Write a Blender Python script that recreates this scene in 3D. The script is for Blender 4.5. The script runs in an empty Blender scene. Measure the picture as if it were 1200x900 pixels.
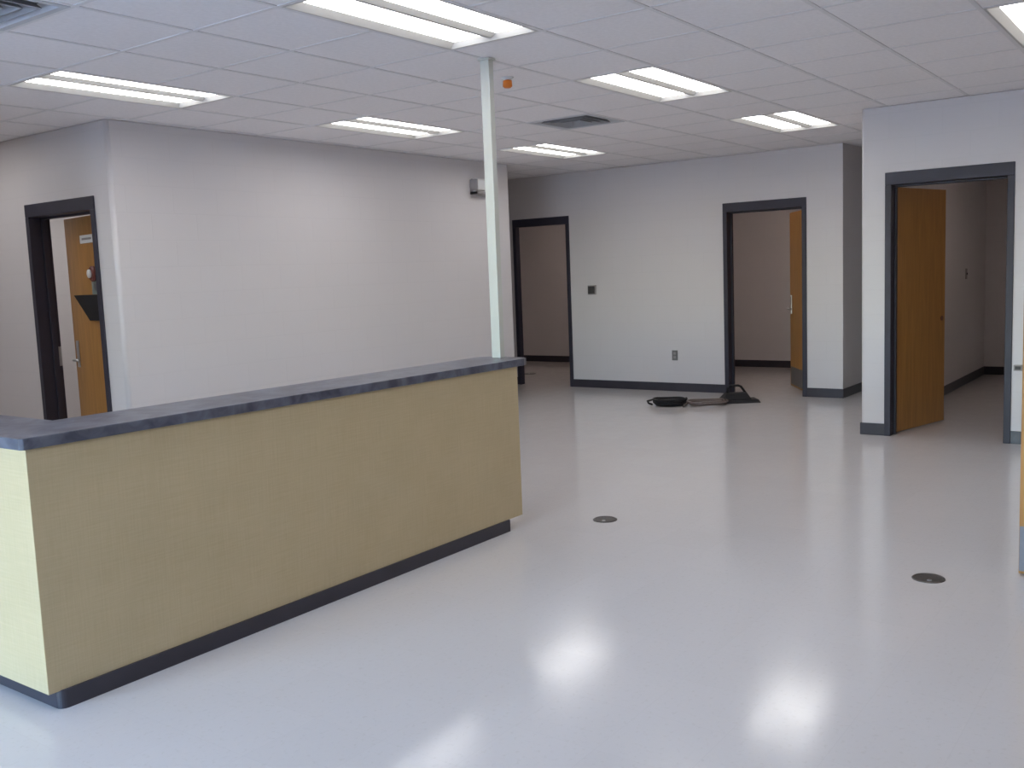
import bpy, bmesh, math, random
from mathutils import Vector, Matrix
random.seed(7)
C = bpy.context.scene.collection
S = bpy.context.scene
PI = math.pi

# ------------------------------------------------------------------ materials
def newmat(name):
    m = bpy.data.materials.new(name); m.use_nodes = True
    nt = m.node_tree
    b = nt.nodes['Principled BSDF']
    return m, nt, b

def N(nt, t, **kw):
    n = nt.nodes.new(t)
    for k, v in kw.items(): setattr(n, k, v)
    return n

def plain(name, col, rough=.5, metal=0, noise=.04, scale=8, bump=0, bscale=120, spec=.5):
    m, nt, b = newmat(name)
    tc = N(nt, 'ShaderNodeTexCoord')
    n = N(nt, 'ShaderNodeTexNoise'); n.inputs['Scale'].default_value = scale; n.inputs['Detail'].default_value = 4
    nt.links.new(tc.outputs['Object'], n.inputs['Vector'])
    r = N(nt, 'ShaderNodeValToRGB')
    r.color_ramp.elements[0].position = .3; r.color_ramp.elements[1].position = .7
    r.color_ramp.elements[0].color = [c*(1-noise) for c in col]+[1]
    r.color_ramp.elements[1].color = [min(1, c*(1+noise)) for c in col]+[1]
    nt.links.new(n.outputs['Fac'], r.inputs['Fac']); nt.links.new(r.outputs['Color'], b.inputs['Base Color'])
    b.inputs['Roughness'].default_value = rough; b.inputs['Metallic'].default_value = metal
    b.inputs['Specular IOR Level'].default_value = spec
    if bump:
        n2 = N(nt, 'ShaderNodeTexNoise'); n2.inputs['Scale'].default_value = bscale
        nt.links.new(tc.outputs['Object'], n2.inputs['Vector'])
        bp = N(nt, 'ShaderNodeBump'); bp.inputs['Strength'].default_value = bump; bp.inputs['Distance'].default_value = .002
        nt.links.new(n2.outputs['Fac'], bp.inputs['Height']); nt.links.new(bp.outputs['Normal'], b.inputs['Normal'])
    return m

def block_mat(name, axis, col):
    """painted concrete block; axis = the horizontal axis running along the wall"""
    m, nt, b = newmat(name)
    tc = N(nt, 'ShaderNodeTexCoord')
    sp = N(nt, 'ShaderNodeSeparateXYZ'); nt.links.new(tc.outputs['Object'], sp.inputs[0])
    cb = N(nt, 'ShaderNodeCombineXYZ')
    nt.links.new(sp.outputs[axis], cb.inputs[0]); nt.links.new(sp.outputs['Z'], cb.inputs[1])
    br = N(nt, 'ShaderNodeTexBrick')
    br.inputs['Scale'].default_value = 1
    br.inputs['Brick Width'].default_value = .4064; br.inputs['Row Height'].default_value = .2032
    br.inputs['Mortar Size'].default_value = .006; br.inputs['Mortar Smooth'].default_value = .6
    br.offset = .5
    c1 = list(col)+[1]
    br.inputs['Color1'].default_value = c1
    br.inputs['Color2'].default_value = [c*.993 for c in col]+[1]
    br.inputs['Mortar'].default_value = [c*.975 for c in col]+[1]
    nt.links.new(cb.outputs[0], br.inputs['Vector'])
    nt.links.new(br.outputs['Color'], b.inputs['Base Color'])
    b.inputs['Roughness'].default_value = .42
    inv = N(nt, 'ShaderNodeMath', operation='SUBTRACT'); inv.inputs[0].default_value = 1
    nt.links.new(br.outputs['Fac'], inv.inputs[1])
    bp = N(nt, 'ShaderNodeBump'); bp.inputs['Strength'].default_value = .12; bp.inputs['Distance'].default_value = .003
    nt.links.new(inv.outputs[0], bp.inputs['Height'])
    n = N(nt, 'ShaderNodeTexNoise'); n.inputs['Scale'].default_value = 90; nt.links.new(tc.outputs['Object'], n.inputs['Vector'])
    b2 = N(nt, 'ShaderNodeBump'); b2.inputs['Strength'].default_value = .12; b2.inputs['Distance'].default_value = .002
    nt.links.new(n.outputs['Fac'], b2.inputs['Height']); nt.links.new(bp.outputs['Normal'], b2.inputs['Normal'])
    nt.links.new(b2.outputs['Normal'], b.inputs['Normal'])
    return m

def wood_mat(name, c1, c2, rough=.35):
    m, nt, b = newmat(name)
    tc = N(nt, 'ShaderNodeTexCoord')
    mp = N(nt, 'ShaderNodeMapping'); mp.inputs['Scale'].default_value = (14, 14, .9)
    nt.links.new(tc.outputs['Object'], mp.inputs[0])
    n = N(nt, 'ShaderNodeTexNoise'); n.inputs['Scale'].default_value = 2.2; n.inputs['Detail'].default_value = 8; n.inputs['Distortion'].default_value = .6
    nt.links.new(mp.outputs[0], n.inputs['Vector'])
    r = N(nt, 'ShaderNodeValToRGB')
    r.color_ramp.elements[0].position = .32; r.color_ramp.elements[1].position = .68
    r.color_ramp.elements[0].color = list(c1)+[1]; r.color_ramp.elements[1].color = list(c2)+[1]
    nt.links.new(n.outputs['Fac'], r.inputs['Fac']); nt.links.new(r.outputs['Color'], b.inputs['Base Color'])
    b.inputs['Roughness'].default_value = rough
    return m

def floor_mat():
    m, nt, b = newmat('waxed_tile')
    tc = N(nt, 'ShaderNodeTexCoord')
    br = N(nt, 'ShaderNodeTexBrick'); br.offset = 0; br.inputs['Scale'].default_value = 1
    br.inputs['Brick Width'].default_value = .3048; br.inputs['Row Height'].default_value = .3048
    br.inputs['Mortar Size'].default_value = .0012; br.inputs['Mortar Smooth'].default_value = .5
    A = (.585, .56, .553)
    br.inputs['Color1'].default_value = (*A, 1); br.inputs['Color2'].default_value = (A[0]*.98, A[1]*.98, A[2]*.98, 1)
    br.inputs['Mortar'].default_value = (A[0]*.94, A[1]*.94, A[2]*.94, 1)
    nt.links.new(tc.outputs['Object'], br.inputs['Vector'])
    n = N(nt, 'ShaderNodeTexNoise'); n.inputs['Scale'].default_value = 55; n.inputs['Detail'].default_value = 5
    nt.links.new(tc.outputs['Object'], n.inputs['Vector'])
    r = N(nt, 'ShaderNodeValToRGB'); r.color_ramp.elements[0].position = .3; r.color_ramp.elements[1].position = .42
    r.color_ramp.elements[0].color = (.94, .935, .92, 1); r.color_ramp.elements[1].color = (1, 1, 1, 1)
    nt.links.new(n.outputs['Fac'], r.inputs['Fac'])
    mx = N(nt, 'ShaderNodeMix', data_type='RGBA', blend_type='MULTIPLY'); mx.inputs[0].default_value = 1
    nt.links.new(br.outputs['Color'], mx.inputs[6]); nt.links.new(r.outputs['Color'], mx.inputs[7])
    nt.links.new(mx.outputs[2], b.inputs['Base Color'])
    b.inputs['Roughness'].default_value = .15
    b.inputs['IOR'].default_value = 1.42
    n2 = N(nt, 'ShaderNodeTexNoise'); n2.inputs['Scale'].default_value = 30; n2.inputs['Detail'].default_value = 6
    nt.links.new(tc.outputs['Object'], n2.inputs['Vector'])
    bp = N(nt, 'ShaderNodeBump'); bp.inputs['Strength'].default_value = .14; bp.inputs['Distance'].default_value = .002
    nt.links.new(n2.outputs['Fac'], bp.inputs['Height']); nt.links.new(bp.outputs['Normal'], b.inputs['Normal'])
    # wax scuffs: the gloss varies from patch to patch
    n3 = N(nt, 'ShaderNodeTexNoise'); n3.inputs['Scale'].default_value = 9; n3.inputs['Detail'].default_value = 6
    nt.links.new(tc.outputs['Object'], n3.inputs['Vector'])
    mr = N(nt, 'ShaderNodeMapRange'); mr.inputs[1].default_value = .3; mr.inputs[2].default_value = 1.15
    mr.inputs[3].default_value = .12; mr.inputs[4].default_value = .21
    nt.links.new(n3.outputs['Fac'], mr.inputs[0]); nt.links.new(mr.outputs[0], b.inputs['Roughness'])
    return m

def laminate_mat():
    m, nt, b = newmat('linen_laminate')
    tc = N(nt, 'ShaderNodeTexCoord')
    cols = []
    for sc in ((6, 6, 160), (160, 160, 6)):
        mp = N(nt, 'ShaderNodeMapping'); mp.inputs['Scale'].default_value = sc
        nt.links.new(tc.outputs['Object'], mp.inputs[0])
        n = N(nt, 'ShaderNodeTexNoise'); n.inputs['Scale'].default_value = 1; n.inputs['Detail'].default_value = 3
        nt.links.new(mp.outputs[0], n.inputs['Vector']); cols.append(n)
    big = N(nt, 'ShaderNodeTexNoise'); big.inputs['Scale'].default_value = 3.5; big.inputs['Detail'].default_value = 4
    nt.links.new(tc.outputs['Object'], big.inputs['Vector'])
    a = N(nt, 'ShaderNodeMath', operation='ADD'); nt.links.new(cols[0].outputs['Fac'], a.inputs[0]); nt.links.new(cols[1].outputs['Fac'], a.inputs[1])
    a2 = N(nt, 'ShaderNodeMath', operation='ADD'); nt.links.new(a.outputs[0], a2.inputs[0]); nt.links.new(big.outputs['Fac'], a2.inputs[1])
    r = N(nt, 'ShaderNodeMapRange'); r.inputs[1].default_value = 1.1; r.inputs[2].default_value = 1.9
    nt.links.new(a2.outputs[0], r.inputs[0])
    mx = N(nt, 'ShaderNodeMix', data_type='RGBA')
    mx.inputs[6].default_value = (.47, .372, .215, 1); mx.inputs[7].default_value = (.54, .43, .26, 1)
    nt.links.new(r.outputs[0], mx.inputs[0]); nt.links.new(mx.outputs[2], b.inputs['Base Color'])
    b.inputs['Roughness'].default_value = .45
    return m

def marble_mat():
    m, nt, b = newmat('slate_laminate')
    tc = N(nt, 'ShaderNodeTexCoord')
    n = N(nt, 'ShaderNodeTexNoise'); n.inputs['Scale'].default_value = 9; n.inputs['Detail'].default_value = 7; n.inputs['Distortion'].default_value = 1.2
    nt.links.new(tc.outputs['Object'], n.inputs['Vector'])
    r = N(nt, 'ShaderNodeValToRGB')
    r.color_ramp.elements[0].position = .35; r.color_ramp.elements[0].color = (.045, .047, .07, 1)
    r.color_ramp.elements[1].position = .68; r.color_ramp.elements[1].color = (.13, .14, .18, 1)
    nt.links.new(n.outputs['Fac'], r.inputs['Fac']); nt.links.new(r.outputs['Color'], b.inputs['Base Color'])
    b.inputs['Roughness'].default_value = .3
    return m

def emit_mat(name, col, s):
    m, nt, b = newmat(name)
    b.inputs['Base Color'].default_value = (.8, .8, .8, 1)
    b.inputs['Emission Color'].default_value = (*col, 1); b.inputs['Emission Strength'].default_value = s
    n = N(nt, 'ShaderNodeTexNoise'); n.inputs['Scale'].default_value = 300
    bp = N(nt, 'ShaderNodeBump'); bp.inputs['Strength'].default_value = .05
    nt.links.new(n.outputs['Fac'], bp.inputs['Height']); nt.links.new(bp.outputs['Normal'], b.inputs['Normal'])
    return m

def glass_mat():
    m, nt, b = newmat('window_glass')
    nt.nodes.remove(b)
    out = nt.nodes['Material Output']
    t = N(nt, 'ShaderNodeBsdfTransparent'); g = N(nt, 'ShaderNodeBsdfGlossy'); g.inputs['Roughness'].default_value = .02
    f = N(nt, 'ShaderNodeFresnel'); f.inputs['IOR'].default_value = 1.5
    mx = N(nt, 'ShaderNodeMixShader')
    nt.links.new(f.outputs[0], mx.inputs[0]); nt.links.new(t.outputs[0], mx.inputs[1]); nt.links.new(g.outputs[0], mx.inputs[2])
    nt.links.new(mx.outputs[0], out.inputs['Surface'])
    return m

WALL = (.63, .602, .605)
M = {}
M['wall_x'] = block_mat('painted_block_along_x', 'X', WALL)
M['wall_y'] = block_mat('painted_block_along_y', 'Y', WALL)
M['floor'] = floor_mat()
M['ceiling'] = plain('acoustic_tile', (.86, .84, .85), .9, noise=.03, scale=40, bump=.3, bscale=260)
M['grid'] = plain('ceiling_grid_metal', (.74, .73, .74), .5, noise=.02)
M['base'] = plain('vinyl_base', (.035, .031, .042), .4, noise=.1)
M['frame'] = plain('frame_paint', (.026, .024, .040), .5, noise=.05)
M['wood'] = wood_mat('oak_veneer', (.33, .155, .04), (.43, .21, .057))
M['wood_edge'] = wood_mat('oak_edge', (.10, .035, .018), (.15, .05, .025))
M['lam'] = laminate_mat()
M['slate'] = marble_mat()
M['chrome'] = plain('brushed_steel', (.55, .55, .57), .3, 1, noise=.05, scale=60)
M['kick'] = plain('kick_plate_steel', (.20, .20, .23), .5, .5, noise=.05, scale=30)
M['fixture'] = plain('fixture_white', (.75, .75, .74), .4, noise=.01)
M['reflector'] = plain('fixture_reflector', (.50, .49, .47), .5, noise=.01)
M['lens'] = emit_mat('lit_lens', (1, .98, .96), 6.8)
M['lens_fill'] = emit_mat('fill_lens', (1, .83, .74), 8)  # warm lens for the unseen fill lights added in the back rooms
M['pole'] = plain('pole_cream', (.57, .585, .53), .4, noise=.02)
M['white'] = plain('white_plastic', (.72, .72, .72), .4, noise=.01)
M['greyp'] = plain('grey_plastic', (.30, .28, .28), .5, noise=.05)
M['dgrey'] = plain('dark_grey_plastic', (.05, .048, .05), .5, noise=.08)
M['plate'] = plain('steel_plate', (.20, .195, .19), .4, .6, noise=.06)
M['black'] = plain('black_rubber', (.008, .007, .009), .75, noise=.15)
M['brown'] = plain('brown_grey_cord', (.14, .11, .10), .5, noise=.12, scale=40)
M['orange'] = plain('orange_cap', (.75, .20, .02), .4, noise=.03)
M['bronze'] = plain('floor_cover_bronze', (.11, .10, .095), .38, .7, noise=.15, scale=60)
M['vent'] = plain('vent_paint', (.55, .57, .60), .45, noise=.02)
M['louvre'] = plain('louvre_grey', (.32, .33, .35), .45, noise=.04)
M['ventdark'] = plain('vent_throat', (.08, .08, .09), .7, noise=.05)
M['red'] = plain('dark_red_plastic', (.14, .03, .025), .4, noise=.05)
M['greenpaper'] = plain('grey_green_notice', (.22, .25, .23), .6, noise=.05)
M['pave'] = plain('pale_pavement', (.50, .50, .49), .9, noise=.08, scale=2)
M['glass'] = glass_mat()
M['alu'] = plain('dark_window_frame', (.06, .055, .06), .4, .5)

# ------------------------------------------------------------------ mesh helpers
def BM(): return bmesh.new()
def box(bm, x0, x1, y0, y1, z0, z1, mi=0):
    vs = [bm.verts.new(p) for p in ((x0,y0,z0),(x1,y0,z0),(x1,y1,z0),(x0,y1,z0),(x0,y0,z1),(x1,y0,z1),(x1,y1,z1),(x0,y1,z1))]
    for f in ((0,3,2,1),(4,5,6,7),(0,1,5,4),(1,2,6,5),(2,3,7,6),(3,0,4,7)):
        fc = bm.faces.new([vs[i] for i in f]); fc.material_index = mi
    return vs
def quad(bm, pts, mi=0):
    f = bm.faces.new([bm.verts.new(p) for p in pts]); f.material_index = mi
def prism(bm, poly, z0, z1, mi=0):
    a = [bm.verts.new((x, y, z0)) for x, y in poly]; b = [bm.verts.new((x, y, z1)) for x, y in poly]
    n = len(poly)
    bm.faces.new(a[::-1]).material_index = mi; bm.faces.new(b).material_index = mi
    for i in range(n): bm.faces.new((a[i], a[(i+1) % n], b[(i+1) % n], b[i])).material_index = mi
def lathe(bm, prof, seg=32, mi=0):
    rings = [[bm.verts.new((r*math.cos(2*PI*k/seg), r*math.sin(2*PI*k/seg), z)) for k in range(seg)] for r, z in prof]
    for a, b in zip(rings, rings[1:]):
        for k in range(seg): bm.faces.new((a[k], a[(k+1) % seg], b[(k+1) % seg], b[k])).material_index = mi
    bm.faces.new(rings[0][::-1]).material_index = mi; bm.faces.new(rings[-1]).material_index = mi
def tube(bm, pts, r, seg=8, closed=False, mi=0):
    pts = [Vector(p) for p in pts]; n = len(pts); rings = []
    up = Vector((0, 0, 1))
    for i, p in enumerate(pts):
        if closed: t = pts[(i+1) % n]-pts[i-1]
        else: t = pts[min(i+1, n-1)]-pts[max(i-1, 0)]
        t.normalize()
        s = t.cross(up)
        if s.length < 1e-3: s = t.cross(Vector((0, 1, 0)))
        s.normalize(); u = s.cross(t)
        rings.append([bm.verts.new(p+(s*math.cos(2*PI*k/seg)+u*math.sin(2*PI*k/seg))*r) for k in range(seg)])
    m = n if closed else n-1
    for i in range(m):
        a, b = rings[i], rings[(i+1) % n]
        for k in range(seg): bm.faces.new((a[k], a[(k+1) % seg], b[(k+1) % seg], b[k])).material_index = mi
    if not closed:
        bm.faces.new(rings[0][::-1]); bm.faces.new(rings[-1])
def obj(name, bm, mats, parent=None, loc=(0,0,0), bevel=0, smooth=False, seg=2):
    bmesh.ops.recalc_face_normals(bm, faces=bm.faces)
    me = bpy.data.meshes.new(name); bm.to_mesh(me); bm.free()
    if not isinstance(mats, (list, tuple)): mats = [mats]
    for m in mats: me.materials.append(m)
    o = bpy.data.objects.new(name, me); C.objects.link(o)
    o.location = loc
    if parent: o.parent = parent
    if smooth:
        for p in me.polygons: p.use_smooth = True
    if bevel:
        md = o.modifiers.new('edge', 'BEVEL'); md.width = bevel; md.segments = seg; md.limit_method = 'ANGLE'; md.angle_limit = math.radians(40)
    return o
def tag(o, label, cat, group=None):
    o['label'] = label; o['category'] = cat
    if group: o['group'] = group
    return o
def thing(name, label, cat, loc=(0,0,0), rz=0, group=None):
    o = bpy.data.objects.new(name, None); C.objects.link(o); o.empty_display_size = .1
    o.location = loc; o.rotation_euler = (0, 0, rz)
    return tag(o, label, cat, group)
def struct(name, bm, m, **kw):
    o = obj(name, bm, m, **kw); o['kind'] = 'structure'; return o
def dup(root, loc, label):
    r = root.copy(); C.objects.link(r); r.location = loc; r['label'] = label
    for ch in list(root.children):
        c = ch.copy(); C.objects.link(c); c.parent = r
        for g in list(ch.children):
            d = g.copy(); C.objects.link(d); d.parent = c
    return r

# ------------------------------------------------------------------ room dimensions (metres, floor z = 0)
T = .6096
ZC = 2.698
GX, GY = 2.4725, 5.3047        # a corner of the ceiling grid
YL = 6.60                      # long left wall face
XD = 4.152                     # face of the short wall with the left door
XE = 9.11                      # end of the long left wall
XB = 10.51                     # back wall face
YA = 3.277                     # back wall's right corner
XR = 8.358                     # face of the right door wall
YR = 2.453                     # its free corner
DZ = 2.169                     # top of door frames
YS = 9.9; YN = -1.5; XW = -2.2 # far left, rear, window side
TH = .15
T1 = .06                       # thin partition left of the back left opening
XF = 13.38                     # far wall of the rooms behind

bm = BM(); quad(bm, [(XW-.3, YN-.3, 0), (XF+.3, YN-.3, 0), (XF+.3, YS+.3, 0), (XW-.3, YS+.3, 0)])
struct('floor', bm, M['floor'])

# --- walls
def wall_x(bm, x0, x1, spans, holes, z1=ZC):
    """wall slab between x0 and x1 running along y over span (y0,y1); holes = (ya, yb, za, zb)"""
    y0, y1 = spans
    cur = y0
    for ya, yb, za, zb in sorted(holes):
        box(bm, x0, x1, cur, ya, 0, z1)
        if za > 0: box(bm, x0, x1, ya, yb, 0, za)
        box(bm, x0, x1, ya, yb, zb, z1)
        cur = yb
    box(bm, x0, x1, cur, y1, 0, z1)

# left door wall (faces the camera side, -x)
D0 = (6.82, 7.808); D1 = (6.704, 7.578); D2 = (3.667, 4.63); D3 = (1.308, 2.262)
bm = BM()
wall_x(bm, XD, XD+TH, (YL+TH, YS), [(D0[0], D0[1], 0, DZ)])
struct('wall_left_return', bm, M['wall_y'])
# long left wall with rounded block corner
bm = BM(); r = .03
poly = [(XD+r, YL)]+[]
arc = [(XD+r-r*math.sin(a), YL+r-r*math.cos(a)) for a in [k*PI/2/6 for k in range(7)]]
arc2 = [(XE-r+r*math.sin(a), YL+r-r*math.cos(a)) for a in [k*PI/2/6 for k in range(6, -1, -1)]]
prism(bm, [(XD, YL+TH)]+arc[::-1]+arc2[::-1]+[(XE, YL+TH)], 0, ZC)
wl = struct('wall_left', bm, M['wall_x'])
for p in wl.data.polygons:
    if abs(p.normal.z) < .5 and p.area < .15: p.use_smooth = True
# corridor side of the room behind the left wall
bm = BM(); box(bm, XE-.2, XE, YL+TH, YS, 0, ZC); struct('wall_corridor', bm, M['wall_y'])
# back wall
bm = BM(); wall_x(bm, XB, XB+TH, (YA, D1[0]), [(D2[0], D2[1], 0, DZ)]); box(bm, XB, XB+T1, D1[0], D1[1], DZ, ZC); box(bm, XB, XB+T1, D1[1], YS, 0, ZC)
struct('wall_back', bm, M['wall_y'])
bm = BM(); box(bm, XB+TH, XF, YA, YA+.16, 0, ZC); struct('wall_alcove_left', bm, M['wall_x'])
bm = BM(); box(bm, 12.4, 12.5, YR, YA, 0, ZC); struct('wall_alcove_end', bm, M['wall_y'])
# right door wall
bm = BM(); wall_x(bm, XR, XR+TH, (YN, D3[1]+.01), [(D3[0], D3[1], 0, DZ)]); r = .022
prism(bm, [(XR+TH, D3[1]+.01), (XR, D3[1]+.01)]+[(XR+r-r*math.cos(a), YR-r+r*math.sin(a)) for a in [k*PI/2/6 for k in range(7)]]+[(XR+TH, YR)], 0, ZC)
struct('wall_right_front', bm, M['wall_y'])
bm = BM(); box(bm, XR+TH, XF, 2.38, YR, 0, ZC); struct('wall_alcove_right', bm, M['wall_x'])
bm = BM(); box(bm, 13.2, 13.3, YN, 2.38, 0, ZC); struct('wall_right_room', bm, M['wall_y'])
bm = BM(); box(bm, XF, XF+.1, YR, YS, 0, ZC); struct('wall_far', bm, M['wall_y'])
bm = BM(); box(bm, XB+TH, XF, 6.42, 6.55, 0, ZC); struct('wall_partition', bm, M['wall_x'])
bm = BM(); box(bm, XW, XF+.1, YS, YS+.15, 0, ZC); struct('wall_far_left', bm, M['wall_x'])
bm = BM(); box(bm, XW, 13.3, YN-.15, YN, 0, ZC); struct('wall_rear', bm, M['wall_x'])
# right wall beside the camera, with an opening for the near door
bm = BM()
box(bm, 3.9, 4.93, -.4, -.2, 0, ZC); box(bm, 4.93, 5.93, -.4, -.2, DZ, ZC); box(bm, 5.93, XR, -.4, -.2, 0, ZC); box(bm, 3.9, 4.1, YN, -.4, 0, ZC)
struct('wall_right', bm, M['wall_x'])
bm = BM(); box(bm, XW, 1.7, 5.85, 6.0, 0, ZC); struct('wall_light_blocker', bm, M['wall_x'])  # unseen wall, added to keep window light off the left door wall
bm = BM(); quad(bm, [(-60, -50, -.12), (XW-TH-.01, -50, -.12), (XW-TH-.01, 60, -.12), (-60, 60, -.12)]); struct('ground', bm, M['pave'])
# window wall behind the camera
WZ = (.15, 2.5)
wins = [(1.9, 3.5), (3.8, 5.4)]
bm = BM(); wall_x(bm, XW-TH, XW, (YN, YS), [(a, b, *WZ) for a, b in wins])
struct('wall_window_side', bm, M['wall_y'])
for i, (a, b) in enumerate(wins):
    bm = BM(); t = .05
    box(bm, XW-.14, XW-.06, a, b, WZ[0], WZ[0]+t); box(bm, XW-.14, XW-.06, a, b, WZ[1]-t, WZ[1])
    for y in (a, (a+b)/2-t/2, b-t): box(bm, XW-.14, XW-.06, y, y+t, WZ[0]+t, WZ[1]-t)
    w = struct('window_%d' % (i+1), bm, M['alu'])
    bm = BM(); box(bm, XW-.105, XW-.097, a+.02, b-.02, WZ[0]+.02, WZ[1]-.02)
    obj('pane', bm, M['glass'], w)

# --- baseboards (vinyl cove, 4 in)
BH, BT = .10, .008
def base(name, segs):
    bm = BM()
    for s in segs: box(bm, *s, 0, BH)
    return struct(name, bm, M['base'], bevel=.002)
base('baseboard_left', [(XD, XE, YL-BT, YL), (XE, XE+BT, YL, YS)])
base('baseboard_left_return', [(XD-BT, XD, YL, D0[0]), (XD-BT, XD, D0[1], YS)])
base('baseboard_back', [(XB-BT, XB, YA-BT, D2[0]), (XB-BT, XB, D2[1], D1[0]), (XB-BT, XB, D1[1], YS), (XB, 12.4, YA-BT, YA)])
base('baseboard_right_front', [(XR-BT, XR, D3[1], YR+BT), (XR, 12.4, YR, YR+BT), (XR-BT, XR, -.2, D3[0])])
base('baseboard_right', [(3.9, 4.93, -.2, -.2+BT), (5.93, XR-BT, -.2, -.2+BT)])
base('baseboard_far', [(XF-BT, XF, YA+.16, 6.42), (XF-BT, XF, 6.55, YS), (XB+TH, XF-BT, YA+.16, YA+.16+BT), (XB+TH, XF-BT, 6.42-BT, 6.42), (XB+TH, XF-BT, 6.55, 6.55+BT)])
base('baseboard_right_room', [(XR+TH, 13.2-BT, 2.38-BT, 2.38), (13.2-BT, 13.2, YN, 2.38)])

# ------------------------------------------------------------------ ceiling with recessed fixtures
lights = []   # (i, j) cell corners of 2x4 ft troffers, long side along x
for a in (-1, 0, 1, 2):
    for b in (0, 1, 2):
        lights.append((1+4*a, -1+4*b))
# drop those that fall outside the open room
def lit_ok(i, j):
    x = GX+i*T; y = GY-j*T
    return not (x > XR-1 and y < YR) 
lights = [l for l in lights if lit_ok(*l)]
rooms = [(3, -6), (5, -6), (15, -4), (14, 1), (12, 7)]  # unseen lights, added to brighten the rooms behind the doors
extra = [(-3, -5), (0, -5)]+rooms   # lobby left end, one added to brighten the left door wall, room fill lights
vents = [(7, 1), (-1, 1)]
used = set()
for i, j in lights+extra: used |= {(i, j), (i+1, j)}
for v in vents: used.add(v)
bm = BM()
for i in range(-9, 19):
    for j in range(-8, 12):
        if (i, j) in used: continue
        x0, x1 = max(GX+i*T, XW-.2), min(GX+(i+1)*T, XF+.1)
        y1, y0 = min(GY-j*T, YS+.15), max(GY-(j+1)*T, YN-.15)
        if x1 <= x0 or y1 <= y0: continue
        quad(bm, [(x0, y0, ZC+.0045), (x0, y1, ZC+.0045), (x1, y1, ZC+.0045), (x1, y0, ZC+.0045)])
struct('ceiling', bm, M['ceiling'])
# inverted T grid that carries the tiles
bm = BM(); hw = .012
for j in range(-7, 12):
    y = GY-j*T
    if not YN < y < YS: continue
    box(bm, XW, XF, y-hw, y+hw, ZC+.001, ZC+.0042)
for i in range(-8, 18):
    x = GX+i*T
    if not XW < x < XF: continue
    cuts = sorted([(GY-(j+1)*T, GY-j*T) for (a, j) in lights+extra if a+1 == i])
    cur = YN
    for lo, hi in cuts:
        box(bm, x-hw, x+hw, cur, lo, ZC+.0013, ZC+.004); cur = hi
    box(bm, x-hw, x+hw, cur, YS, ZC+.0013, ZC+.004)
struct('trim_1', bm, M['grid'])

def make_light():
    """origin at the far-left cell corner on the ceiling plane; spans +x 2T, -y T"""
    L, W = 2*T, T
    t = thing('ceiling_light', '', 'ceiling light', (0, 0, 0), group='recessed two-lens ceiling lights')
    bm = BM(); fl = .016; bs = .062; be = .034; h = .03
    o = [(fl-.004, -fl+.004), (L-fl+.004, -fl+.004), (L-fl+.004, -W+fl-.004), (fl-.004, -W+fl-.004)]
    a = [(fl+.008, -fl-.008), (L-fl-.008, -fl-.008), (L-fl-.008, -W+fl+.008), (fl+.008, -W+fl+.008)]
    c = [(be+.01, -bs), (L-be-.01, -bs), (L-be-.01, -W+bs), (be+.01, -W+bs)]
    def ring(p, q, zp, zq):
        for k in range(4):
            k2 = (k+1) % 4
            quad(bm, [(*p[k], zp), (*p[k2], zp), (*q[k2], zq), (*q[k], zq)])
    ring(o, a, .001, .001); ring(a, c, .001, h)
    ring(o, o, .001, .09)
    quad(bm, [(*o[0], .09), (*o[1], .09), (*o[2], .09), (*o[3], .09)])
    obj('housing', bm, M['reflector'], t)
    gap = .085; w = (W-2*bs-gap)/2
    for k in (0, 1):
        y1 = -bs-k*(w+gap); y0 = y1-w
        bm = BM(); n = 10
        rows = []
        for q in range(n+1):
            u = q/n; y = y1+(y0-y1)*u; z = h-.007*math.sin(PI*u)
            rows.append([bm.verts.new((be+.012, y, h)), bm.verts.new((be+.04, y, z)), bm.verts.new((L-be-.04, y, z)), bm.verts.new((L-be-.012, y, h))])
        for r0, r1 in zip(rows, rows[1:]):
            for c_ in range(3): bm.faces.new((r0[c_], r0[c_+1], r1[c_+1], r1[c_]))
        obj('lens', bm, M['lens'], t, smooth=True)
    bm = BM()
    yc = -W/2
    xs = (be+.01, L-be-.01); g2 = gap/2; n2 = .010
    sec = [(yc-g2, h+.002), (yc-n2, .010), (yc+n2, .010), (yc+g2, h+.002)]
    ra = [bm.verts.new((xs[0], *p)) for p in sec]; rb = [bm.verts.new((xs[1], *p)) for p in sec]
    bm.faces.new(ra); bm.faces.new(rb[::-1])
    for k in range(4): bm.faces.new((ra[k], ra[(k+1) % 4], rb[(k+1) % 4], rb[k]))
    obj('centre_spine', bm, M['reflector'], t)
    return t
names_l = {
 (-3, -1): 'recessed two-lens ceiling light off to the left, before the supply vent',
 (-3, 3): 'recessed two-lens ceiling light above and left of the reception counter end',
 (-3, 7): 'recessed two-lens ceiling light nearest the camera position',
 (1, -1): 'long bright two-lens ceiling light over the left wall corner by the left door',
 (1, 3): 'largest bright ceiling light, cut by the top edge above the counter',
 (1, 7): 'recessed two-lens ceiling light in front of the right wall, out past the top edge',
 (5, -1): 'bright two-lens ceiling light near the left wall, just left of the cream pole',
 (5, 3): 'bright two-lens ceiling light between the orange sprinkler cap and the right door wall',
 (5, 7): 'bright ceiling light cut off in the top right corner of the photo',
 (9, -1): 'small far ceiling light just right of the pole near the back wall',
 (9, 3): 'far ceiling light in front of the back wall corner, above the back right door',
 (5, -6): 'added fill light in the middle of the room behind the left door',
 (0, -5): 'added fill light just outside the left door, past the left edge of the photo',
 (3, -6): 'added fill light inside the room behind the left door, close to its doorway wall',
 (15, -4): 'added fill light inside the room beyond the back left doorway',
 (14, 1): 'added fill light inside the room beyond the back right door',
 (12, 7): 'added fill light inside the room beyond the right door',
 (-3, -5): 'ceiling light over the far left end of the lobby',
}
proto = None
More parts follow.
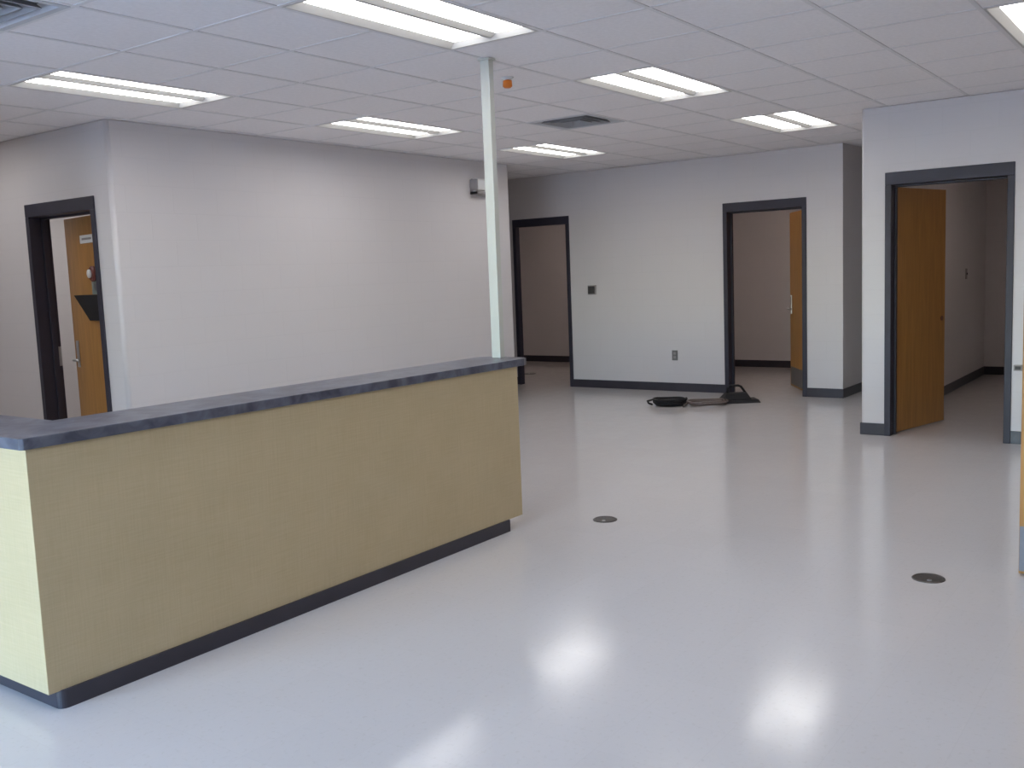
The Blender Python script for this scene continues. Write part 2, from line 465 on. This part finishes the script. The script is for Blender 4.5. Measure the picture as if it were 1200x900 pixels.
def i_room(ij): return ij not in ((5, -6), (3, -6))     # fill lights behind the left door keep the lobby lens
for ij in lights+extra:
    loc = (GX+ij[0]*T, GY-ij[1]*T, ZC)
    if proto is None:
        proto = make_light(); proto.location = loc; proto['label'] = names_l[ij]
        filldata = [c for c in proto.children if c.name.startswith('lens')][0].data.copy(); filldata.materials[0] = M['lens_fill']
    elif ij in rooms:
        r_ = dup(proto, loc, names_l[ij])
        for c in (r_.children if i_room(ij) else []):
            if c.name.startswith('lens'): c.data = filldata
    else: dup(proto, loc, names_l[ij])

# ------------------------------------------------------------------ ceiling vents
def make_vent(loc, label):
    t = thing('air_vent', label, 'ceiling vent', loc, group='square louvred ceiling vents')
    bm = BM()
    def sq(a): return [(a, -a), (T-a, -a), (T-a, -T+a), (a, -T+a)]
    def ring(p, q, zp, zq):
        for k in range(4):
            k2 = (k+1) % 4
            quad(bm, [(*p[k], zp), (*p[k2], zp), (*q[k2], zq), (*q[k], zq)])
    ring(sq(.012), sq(.045), -.002, -.002); ring(sq(.045), sq(.075), -.002, .03); ring(sq(.012), sq(.012), -.002, .004)
    obj('frame', bm, M['vent'], t)
    for k, a in enumerate((.095, .15, .205)):
        bm = BM()
        ring(sq(a), sq(a+.006), -.006, -.008); ring(sq(a), sq(a+.04), -.006, .04); ring(sq(a+.006), sq(a+.046), -.008, .038)
        obj('louvre', bm, M['louvre'], t)
    bm = BM()
    quad(bm, [(*p, .09) for p in sq(.07)]); ring(sq(.07), sq(.07), .028, .09)
    obj('throat', bm, M['ventdark'], t)
    return t
make_vent((GX+7*T, GY-1*T, ZC), 'small dark square ceiling vent between the pole and the back wall')
make_vent((GX-1*T, GY-1*T, ZC), 'grey louvred ceiling vent cut off by the top left corner')

# ------------------------------------------------------------------ door frames and leaves
def door_frame(n, x, y0, y1, th=TH):
    """steel frame in a wall whose near face is at x"""
    e = bpy.data.objects.new('door_%d' % n, None); C.objects.link(e); e.location = (x, y0, 0); e['kind'] = 'structure'
    W = y1-y0; J, H = .05, .10
    bm = BM(); a, b = -.014, th+.014
    box(bm, a, b, 0, J, 0, DZ-H); box(bm, a, b, W-J, W, 0, DZ-H); box(bm, a, b, 0, W, DZ-H, DZ)
    # stops
    if th == TH: box(bm, .085, .13, J, J+.016, 0, DZ-H-.016); box(bm, .085, .13, W-J-.016, W-J, 0, DZ-H-.016); box(bm, .085, .13, J, W-J, DZ-H-.016, DZ-H)
    obj('frame', bm, M['frame'], e, bevel=.003)
    return e
def leaf(e, hinge, ang, w, side=1, mats=None, name='door_leaf'):
    """leaf from the hinge point in frame coordinates; local +x runs from hinge to free edge, local y is thickness"""
    bm = BM(); h = DZ-.10-.012
    box(bm, 0, w, 0, .044*side, .008, h)
    bmesh.ops.recalc_face_normals(bm, faces=bm.faces)
    for f in bm.faces:
        if abs(f.normal.x) > .9: f.material_index = 1
    o = obj(name, bm, [M['wood'], M['wood_edge']], e, bevel=.0015)
    o.location = hinge; o.rotation_euler = (0, 0, ang)
    return o
def lever(par, x, z, ysurf, sgn, direction=-1, long_plate=True):
    """lever set on the leaf: ysurf = local y of that face, sgn = outward"""
    bm = BM()
    box(bm, x-.022, x+.022, min(ysurf, ysurf+sgn*.009), max(ysurf, ysurf+sgn*.009), z-.06, z+.16)
    k = obj('lock_plate', bm, M['chrome'], par, bevel=.003)
    bm = BM()
    tube(bm, [(x, ysurf+sgn*.008, z), (x, ysurf+sgn*.05, z)], .011, 12)
    tube(bm, [(x, ysurf+sgn*.05, z), (x+direction*.03, ysurf+sgn*.053, z), (x+direction*.12, ysurf+sgn*.05, z)], .0095, 12)
    obj('handle', bm, M['chrome'], par, smooth=True)

# left door: leaf hinged on the right, nearly shut, swings into the room behind
e0 = door_frame(1, XD, *D0)
e0r = leaf(e0, (.150, .052, 0), math.radians(82), D0[1]-D0[0]-.11, side=-1)
w0 = D0[1]-D0[0]-.11
# the face toward the lobby is local +y = 0 side (side=-1 puts thickness at -y)
lever(e0r, w0-.07, .90, 0, 1, direction=-1)
bm = BM(); box(bm, XD+.132, XD+.162, D0[1]-.052, D0[1]-.0495, .86, 1.02); sp_ = obj('strike_plate', bm, M['greyp'], None); sp_.parent = e0; sp_.location = (-XD, -D0[0], 0)

# back left door: opening only
door_frame(2, XB, *D1, th=T1)
# back right door: leaf hinged on the right, swung well in
e2 = door_frame(3, XB, *D2)
l2 = leaf(e2, (.185, .052, 0), math.radians(33), D2[1]-D2[0]-.11, side=-1)
w2 = D2[1]-D2[0]-.11
lever(l2, w2-.07, .93, 0, 1, direction=-1)
lever(l2, w2-.07, .93, -.044, -1, direction=-1)
bm = BM(); box(bm, .03, w2-.03, 0, .002, .03, .24); obj('kick_plate', bm, M['plate'], l2)
# right door: leaf hinged on the left, swung in
e3 = door_frame(4, XR, *D3)
w3 = D3[1]-D3[0]-.11
l3 = leaf(e3, (.150, D3[1]-D3[0]-.052, 0), math.radians(-14), w3, side=1)
for z in (.26, 1.08, 1.80):
    bm = BM()
    box(bm, -.003, 0, .004, .040, z-.057, z+.057)
    tube(bm, [(-.004, .046, z-.057), (-.004, .046, z+.057)], .006, 10)
    box(bm, -.055, -.0505, .0, .045, z-.057, z+.057)
    obj('hinge', bm, M['chrome'], l3)
bm = BM(); tube(bm, [(w3-.06, -.001, .93), (w3-.06, -.006, .93)], .022, 16); obj('lock_bore_cover', bm, M['wood_edge'], l3)

# near door at the right edge of the view, standing open square to the right wall
e5 = bpy.data.objects.new('door_5', None); C.objects.link(e5); e5.location = (4.93, -.2, 0); e5['kind'] = 'structure'
bm = BM()
box(bm, 0, .05, -.214, .014, 0, DZ-.1); box(bm, .95, 1.0, -.214, .014, 0, DZ-.1); box(bm, 0, 1.0, -.214, .014, DZ-.1, DZ)
obj('frame', bm, M['frame'], e5, bevel=.003)
l5 = leaf(e5, (.012, .016, 0), math.radians(91), .905, side=1)
bm = BM(); box(bm, .0, .903, .044, .046, .02, .23); obj('kick_plate', bm, M['kick'], l5)

# ------------------------------------------------------------------ reception counter
KX, KY, KE = 1.6641, 3.2805, 4.5392      # body left face, front face, right end
KZ = .9406; TZ = .9814                 # underside and top of the countertop
BZ = .066                            # underside of the body
RY = 5.2                             # end of the return leg
ct = thing('reception_counter', 'L-shaped reception counter with tan linen-look panels and dark slate top', 'counter', (KX, KY, 0))
def L(bm, x0, y0, x1, d1, y1, d2, z0, z1):
    """L plan: long leg along x (x0..x1, depth d1), return leg along y (to y1, width d2)"""
    prism(bm, [(x0-KX, y0-KY), (x1-KX, y0-KY), (x1-KX, y0+d1-KY), (x0+d2-KX, y0+d1-KY), (x0+d2-KX, y1-KY), (x0-KX, y1-KY)], z0, z1)
bm = BM(); L(bm, KX, KY, KE, .20, RY, .20, BZ, KZ)
obj('body', bm, M['lam'], ct, bevel=.002)
# toe base, rounded corner, set back under the ends
bm = BM(); bx0 = .035; rr = .03
arc = [(bx0+rr-rr*math.sin(a), -.010+rr-rr*math.cos(a)) for a in [k*PI/2/6 for k in range(7)]]
prism(bm, arc[::-1]+[(4.40-KX, -.010), (4.40-KX, .17), (bx0+.16, .17), (bx0+.16, RY-KY-.03), (bx0, RY-KY-.03)], 0, BZ+.002)
obj('toe_base', bm, M['base'], ct)
# countertop with clipped far corner
bm = BM(); TX, TY, TE = 1.6398, 3.2630, 4.6559
poly = [(TX, TY+.012), (TX+.012, TY), (TE-.07, TY), (TE-.02, TY+.02), (TE, TY+.07), (TE, TY+.28), (TE-.02, TY+.325), (TE-.07, TY+.35), (TX+.31, TY+.35), (TX+.31, RY+.02), (TX, RY+.02)]
prism(bm, [(x-KX, y-KY) for x, y in poly], KZ, TZ)
obj('countertop', bm, M['slate'], ct, bevel=.003)

# power pole rising from the countertop to the ceiling
pl = thing('power_pole', 'thin square cream-green pole from the countertop up to the ceiling', 'pole', (4.603, 3.455, TZ))
bm = BM(); box(bm, -.022, .022, -.026, .036, 0, ZC-TZ-.002); obj('pole_shaft', bm, M['pole'], pl, bevel=.003)
bm = BM(); box(bm, -.032, .032, -.036, .046, ZC-TZ-.010, ZC-TZ); obj('ceiling_collar', bm, M['pole'], pl, bevel=.002)

# ------------------------------------------------------------------ small things on ceiling and walls
sp = thing('fire_sprinkler', 'ceiling fire sprinkler with bright orange protective cap right of the pole', 'sprinkler', (5.12, 3.69, ZC))
bm = BM(); lathe(bm, [(.04, 0), (.038, -.006), (.015, -.012), (.012, -.03)], 24); obj('escutcheon', bm, M['white'], sp, smooth=True)
bm = BM(); lathe(bm, [(.012, -.015), (.028, -.02), (.030, -.055), (.020, -.064)], 20); obj('protective_cap', bm, M['orange'], sp, smooth=True)

em = thing('emergency_light', 'small white emergency light box with shade painted grey on its left and bottom, high on the left wall by the pole', 'emergency light', (8.56, YL, 2.335))
bm = BM(); box(bm, -.15, .19, -.095, -.012, .04, .17); obj('housing', bm, M['white'], em, bevel=.02, seg=3)
bm = BM()
box(bm, -.17, -.15, -.10, 0, .0, .16); box(bm, -.17, .21, -.10, 0, .0, .035)  # grey left and bottom strips stand in for the box's shaded sides
box(bm, -.15, .19, -.012, 0, .035, .17); obj('rim', bm, M['greyp'], em, bevel=.006)

th = thing('thermostat', 'small dark grey square wall control right of the back left doorway', 'thermostat', (XB, 6.39, 1.175))
bm = BM(); box(bm, -.012, 0, -.06, .06, 0, .115); obj('back_plate', bm, M['greyp'], th, bevel=.003)
bm = BM(); box(bm, -.032, -.012, -.045, .045, .012, .103); obj('cover', bm, M['dgrey'], th, bevel=.004)

ou = thing('wall_outlet', 'steel power outlet plate low on the back wall', 'outlet', (XB, 5.266, .37))
bm = BM(); box(bm, -.006, 0, -.037, .037, 0, .12); obj('cover_plate', bm, M['plate'], ou, bevel=.002)
for z in (.022, .068):
    bm = BM(); box(bm, -.010, -.006, -.017, .017, z, z+.030); obj('socket', bm, M['greyp'], ou, bevel=.002)

o2 = thing('wall_box', 'tiny grey box low on the wall beside the right edge door', 'wall box', (XR, 1.262, .575))
bm = BM(); box(bm, -.02, 0, -.03, .03, 0, .045); obj('box_body', bm, M['greyp'], o2, bevel=.003)
bm = BM(); box(bm, -.024, -.02, -.02, .02, .01, .035); obj('face_plate', bm, M['dgrey'], o2, bevel=.001)

sw = thing('light_switch', 'dark light switch on the wall inside the room behind the right door', 'light switch', (12.1, 2.38, 1.21))
bm = BM(); box(bm, -.037, .037, -.007, 0, 0, .12); obj('switch_plate', bm, M['greyp'], sw, bevel=.002)
bm = BM(); box(bm, -.006, .006, -.016, -.007, .048, .072); obj('toggle', bm, M['dgrey'], sw)

# things on the left door's leaf
def on_leaf(name, label, cat, u, z):
    """an Empty lying on the lobby face of the left door leaf, u metres from the hinge"""
    a = math.radians(82); hx, hy = XD+.150, D0[0]+.052
    t = thing(name, label, cat, (hx+u*math.cos(a), hy+u*math.sin(a), z), a)
    return t
sg = on_leaf('room_sign', 'small pale name sign near the top of the left wooden door', 'sign', .52, 1.845)
bm = BM(); box(bm, -.21, .06, 0, .006, 0, .065); obj('sign_plate', bm, M['white'], sg, bevel=.002)
bm = BM(); box(bm, -.16, .02, .006, .0075, .026, .042); obj('lettering_strip', bm, M['greyp'], sg)
fa = on_leaf('round_badge', 'dark round badge with white centre on the left wooden door above the black file holder', 'badge', .38, 1.53)
bm = BM()
lathe(bm, [(.062, 0), (.062, .018), (.05, .028)], 28); 
o = obj('rim', bm, M['red'], fa, smooth=False); o.rotation_euler = (-PI/2, 0, 0); o.location = (0, 0, .07)
bm = BM(); lathe(bm, [(.034, 0), (.034, .012), (.02, .018)], 24)
o = obj('white_centre', bm, M['white'], fa); o.rotation_euler = (-PI/2, 0, 0); o.location = (.012, .027, .072)
nt_ = on_leaf('paper_notice', 'small grey-green notice standing just above the black file holder', 'notice', .37, 1.437)
bm = BM(); box(bm, -.09, .06, 0, .004, 0, .105); obj('sheet', bm, M['greenpaper'], nt_)
bm = BM(); box(bm, -.06, .02, .004, .0055, .03, .085); obj('pale_panel', bm, M['plate'], nt_)
fh = on_leaf('file_holder', 'black tapered file holder mounted on the left wooden door', 'file holder', .36, 1.23)
bm = BM()
# tapered pocket: wide at the top, narrow at the bottom, leaning out
top = [(-.30, .002), (.26, .002), (.26, .075), (-.30, .075)]; bot = [(-.2, .002), (.10, .002), (.10, .03), (-.2, .03)]
va = [bm.verts.new((x, y, .205)) for x, y in top]; vb = [bm.verts.new((x, y, 0)) for x, y in bot]
bm.faces.new(vb[::-1])
for k in range(4): bm.faces.new((vb[k], vb[(k+1) % 4], va[(k+1) % 4], va[k]))
ti = [bm.verts.new((x*.97, y*.9+.004, .205)) for x, y in top]; tb = [bm.verts.new((x*.97, y*.8+.004, .02)) for x, y in bot]
for k in range(4):
    bm.faces.new((va[k], va[(k+1) % 4], ti[(k+1) % 4], ti[k])); bm.faces.new((ti[k], ti[(k+1) % 4], tb[(k+1) % 4], tb[k]))
bm.faces.new(tb)
obj('pocket', bm, M['black'], fh)

# ------------------------------------------------------------------ floor outlet covers
def floor_cover(loc, label, r=.072, mat='bronze'):
    t = thing('floor_cover', label, 'floor cover', loc, group='round metal floor outlet covers')
    bm = BM(); lathe(bm, [(r, 0), (r, .003), (r-.004, .006), (r-.012, .006), (r-.014, .004), (.001, .004)], 40)
    obj('cover_plate', bm, M[mat], t)
    bm = BM(); lathe(bm, [(.011, .004), (.010, .0062), (.001, .0064)], 20)
    obj('screw_cap', bm, M['chrome'], t, loc=(-.035, -.012, 0))
    return t
floor_cover((4.874, 2.922, 0), 'round dark metal floor cover just beyond the end of the counter')
floor_cover((4.632, 1.054, 0), 'nearest round metal floor cover at the right, with a bright screw cap')
floor_cover((11.68, 8.214, 0), 'tiny dark round floor cover seen through the back left doorway', .09, 'dgrey')

# ------------------------------------------------------------------ bundle of things on the floor by the back right door
def coil(name, label, cat, loc, rx, ry, turns, r, mat, ang, tail):
    t = thing(name, label, cat, loc, ang)
    bm = BM(); pts = []
    n = 28
    for k in range(turns*n+1):
        a = 2*PI*k/n; tn = k/n
        f = 1-.10*math.sin(tn*2.3)-.05*(tn % 2)
        pts.append((rx*f*math.cos(a), ry*f*math.sin(a), r+tn*r*1.15+.004*math.sin(3*a)))
    tube(bm, pts, r, 8)
    obj('loops', bm, mat, t, smooth=True)
    bm = BM(); tube(bm, tail, r, 8); obj('tail', bm, mat, t, smooth=True)
    return t
view = math.radians(36.2)-PI/2
k1 = coil('cable_coil', 'flattened black cable coil, leftmost of the dark things on the floor by the back wall', 'cable coil', (9.40, 4.78, 0), .17, .17, 5, .0105, M['black'], view,
     [(-.19, .02, .012), (-.23, .0, .03), (-.235, .06, .045), (-.17, .12, .05)])
bm = BM(); lathe(bm, [(.12, .001), (.14, .02), (.13, .05), (.07, .06)], 24)
o = obj('wrapped_bundle', bm, M['black'], k1, smooth=True); o.scale = (1.1, .9, 1)
k2 = coil('cord_loop', 'brown-grey oval cord loop between the black coil and the black floor stand', 'cord', (9.53, 4.41, 0), .20, .16, 3, .0115, M['brown'], view,
     [(-.2, .0, .03), (-.25, -.05, .02), (-.27, -.12, .015)])
bb = thing('floor_stand', 'black low stand with upright loop handle at the back right door frame', 'stand', (9.86, 4.19, 0), view)
bm = BM()
def frus(bm, x0, x1, y0, y1, z0, X0, X1, Y0, Y1, z1):
    a = [bm.verts.new(p) for p in ((x0,y0,z0),(x1,y0,z0),(x1,y1,z0),(x0,y1,z0))]; b = [bm.verts.new(p) for p in ((X0,Y0,z1),(X1,Y0,z1),(X1,Y1,z1),(X0,Y1,z1))]
    bm.faces.new(a[::-1]); bm.faces.new(b)
    for k in range(4): bm.faces.new((a[k], a[(k+1) % 4], b[(k+1) % 4], b[k]))
frus(bm, -.23, .21, -.12, .12, 0, -.22, .19, -.10, .10, .035)
obj('foot', bm, M['black'], bb, bevel=.006)
bm = BM(); frus(bm, -.2, .12, -.09, .09, .035, -.14, .08, -.05, .06, .105); obj('housing', bm, M['black'], bb, bevel=.008)
bm = BM(); tube(bm, [(-.12, .03, .09), (-.115, .03, .155), (-.09, .03, .178), (.0, .03, .178), (.03, .03, .166), (.09, .03, .08)], .013, 10)
obj('loop_handle', bm, M['black'], bb, smooth=True)

# ------------------------------------------------------------------ daylight and camera
w = bpy.data.worlds.new('World'); S.world = w; w.use_nodes = True
bg = w.node_tree.nodes['Background']
sky = w.node_tree.nodes.new('ShaderNodeTexSky'); sky.sky_type = 'NISHITA'
sky.sun_disc = False; sky.sun_elevation = math.radians(38); sky.sun_rotation = math.radians(150)
hs = w.node_tree.nodes.new('ShaderNodeHueSaturation'); hs.inputs['Saturation'].default_value = 1.15
w.node_tree.links.new(sky.outputs[0], hs.inputs['Color']); w.node_tree.links.new(hs.outputs[0], bg.inputs['Color'])
SKY = 4.2; bg.inputs['Strength'].default_value = SKY
for a, b in wins:
    ld = bpy.data.lights.new('window_portal', 'AREA'); ld.shape = 'RECTANGLE'; ld.size = b-a; ld.size_y = WZ[1]-WZ[0]
    lo = bpy.data.objects.new('window_portal', ld); C.objects.link(lo)
    lo.location = (XW-.17, (a+b)/2, sum(WZ)/2)
    lo.rotation_euler = Vector((1, 0, 0)).to_track_quat('-Z', 'Z').to_euler()
    ld.cycles.is_portal = True

yaw, pit, roll, F = .6317, -.1124, -.0391, 1142.7
f = Vector((math.cos(yaw)*math.cos(pit), math.sin(yaw)*math.cos(pit), math.sin(pit)))
r0 = Vector((math.sin(yaw), -math.cos(yaw), 0)); u0 = r0.cross(f)
rv = r0*math.cos(roll)+u0*math.sin(roll); uv = -r0*math.sin(roll)+u0*math.cos(roll)
cd = bpy.data.cameras.new('Camera'); cam = bpy.data.objects.new('Camera', cd); C.objects.link(cam)
cd.sensor_width = 36; cd.lens = F/1200*36; cd.clip_start = .05
mt = Matrix((rv, uv, -f)).transposed().to_4x4(); mt.translation = (0, 0, 1.4704)
cam.matrix_world = mt
S.camera = cam
S.view_settings.view_transform = 'Standard'; S.view_settings.look = 'None'
S.view_settings.exposure = .20; S.view_settings.gamma = 1; S.view_settings.use_curve_mapping = False
S.cycles.diffuse_bounces = 8
S.cycles.max_bounces = 14
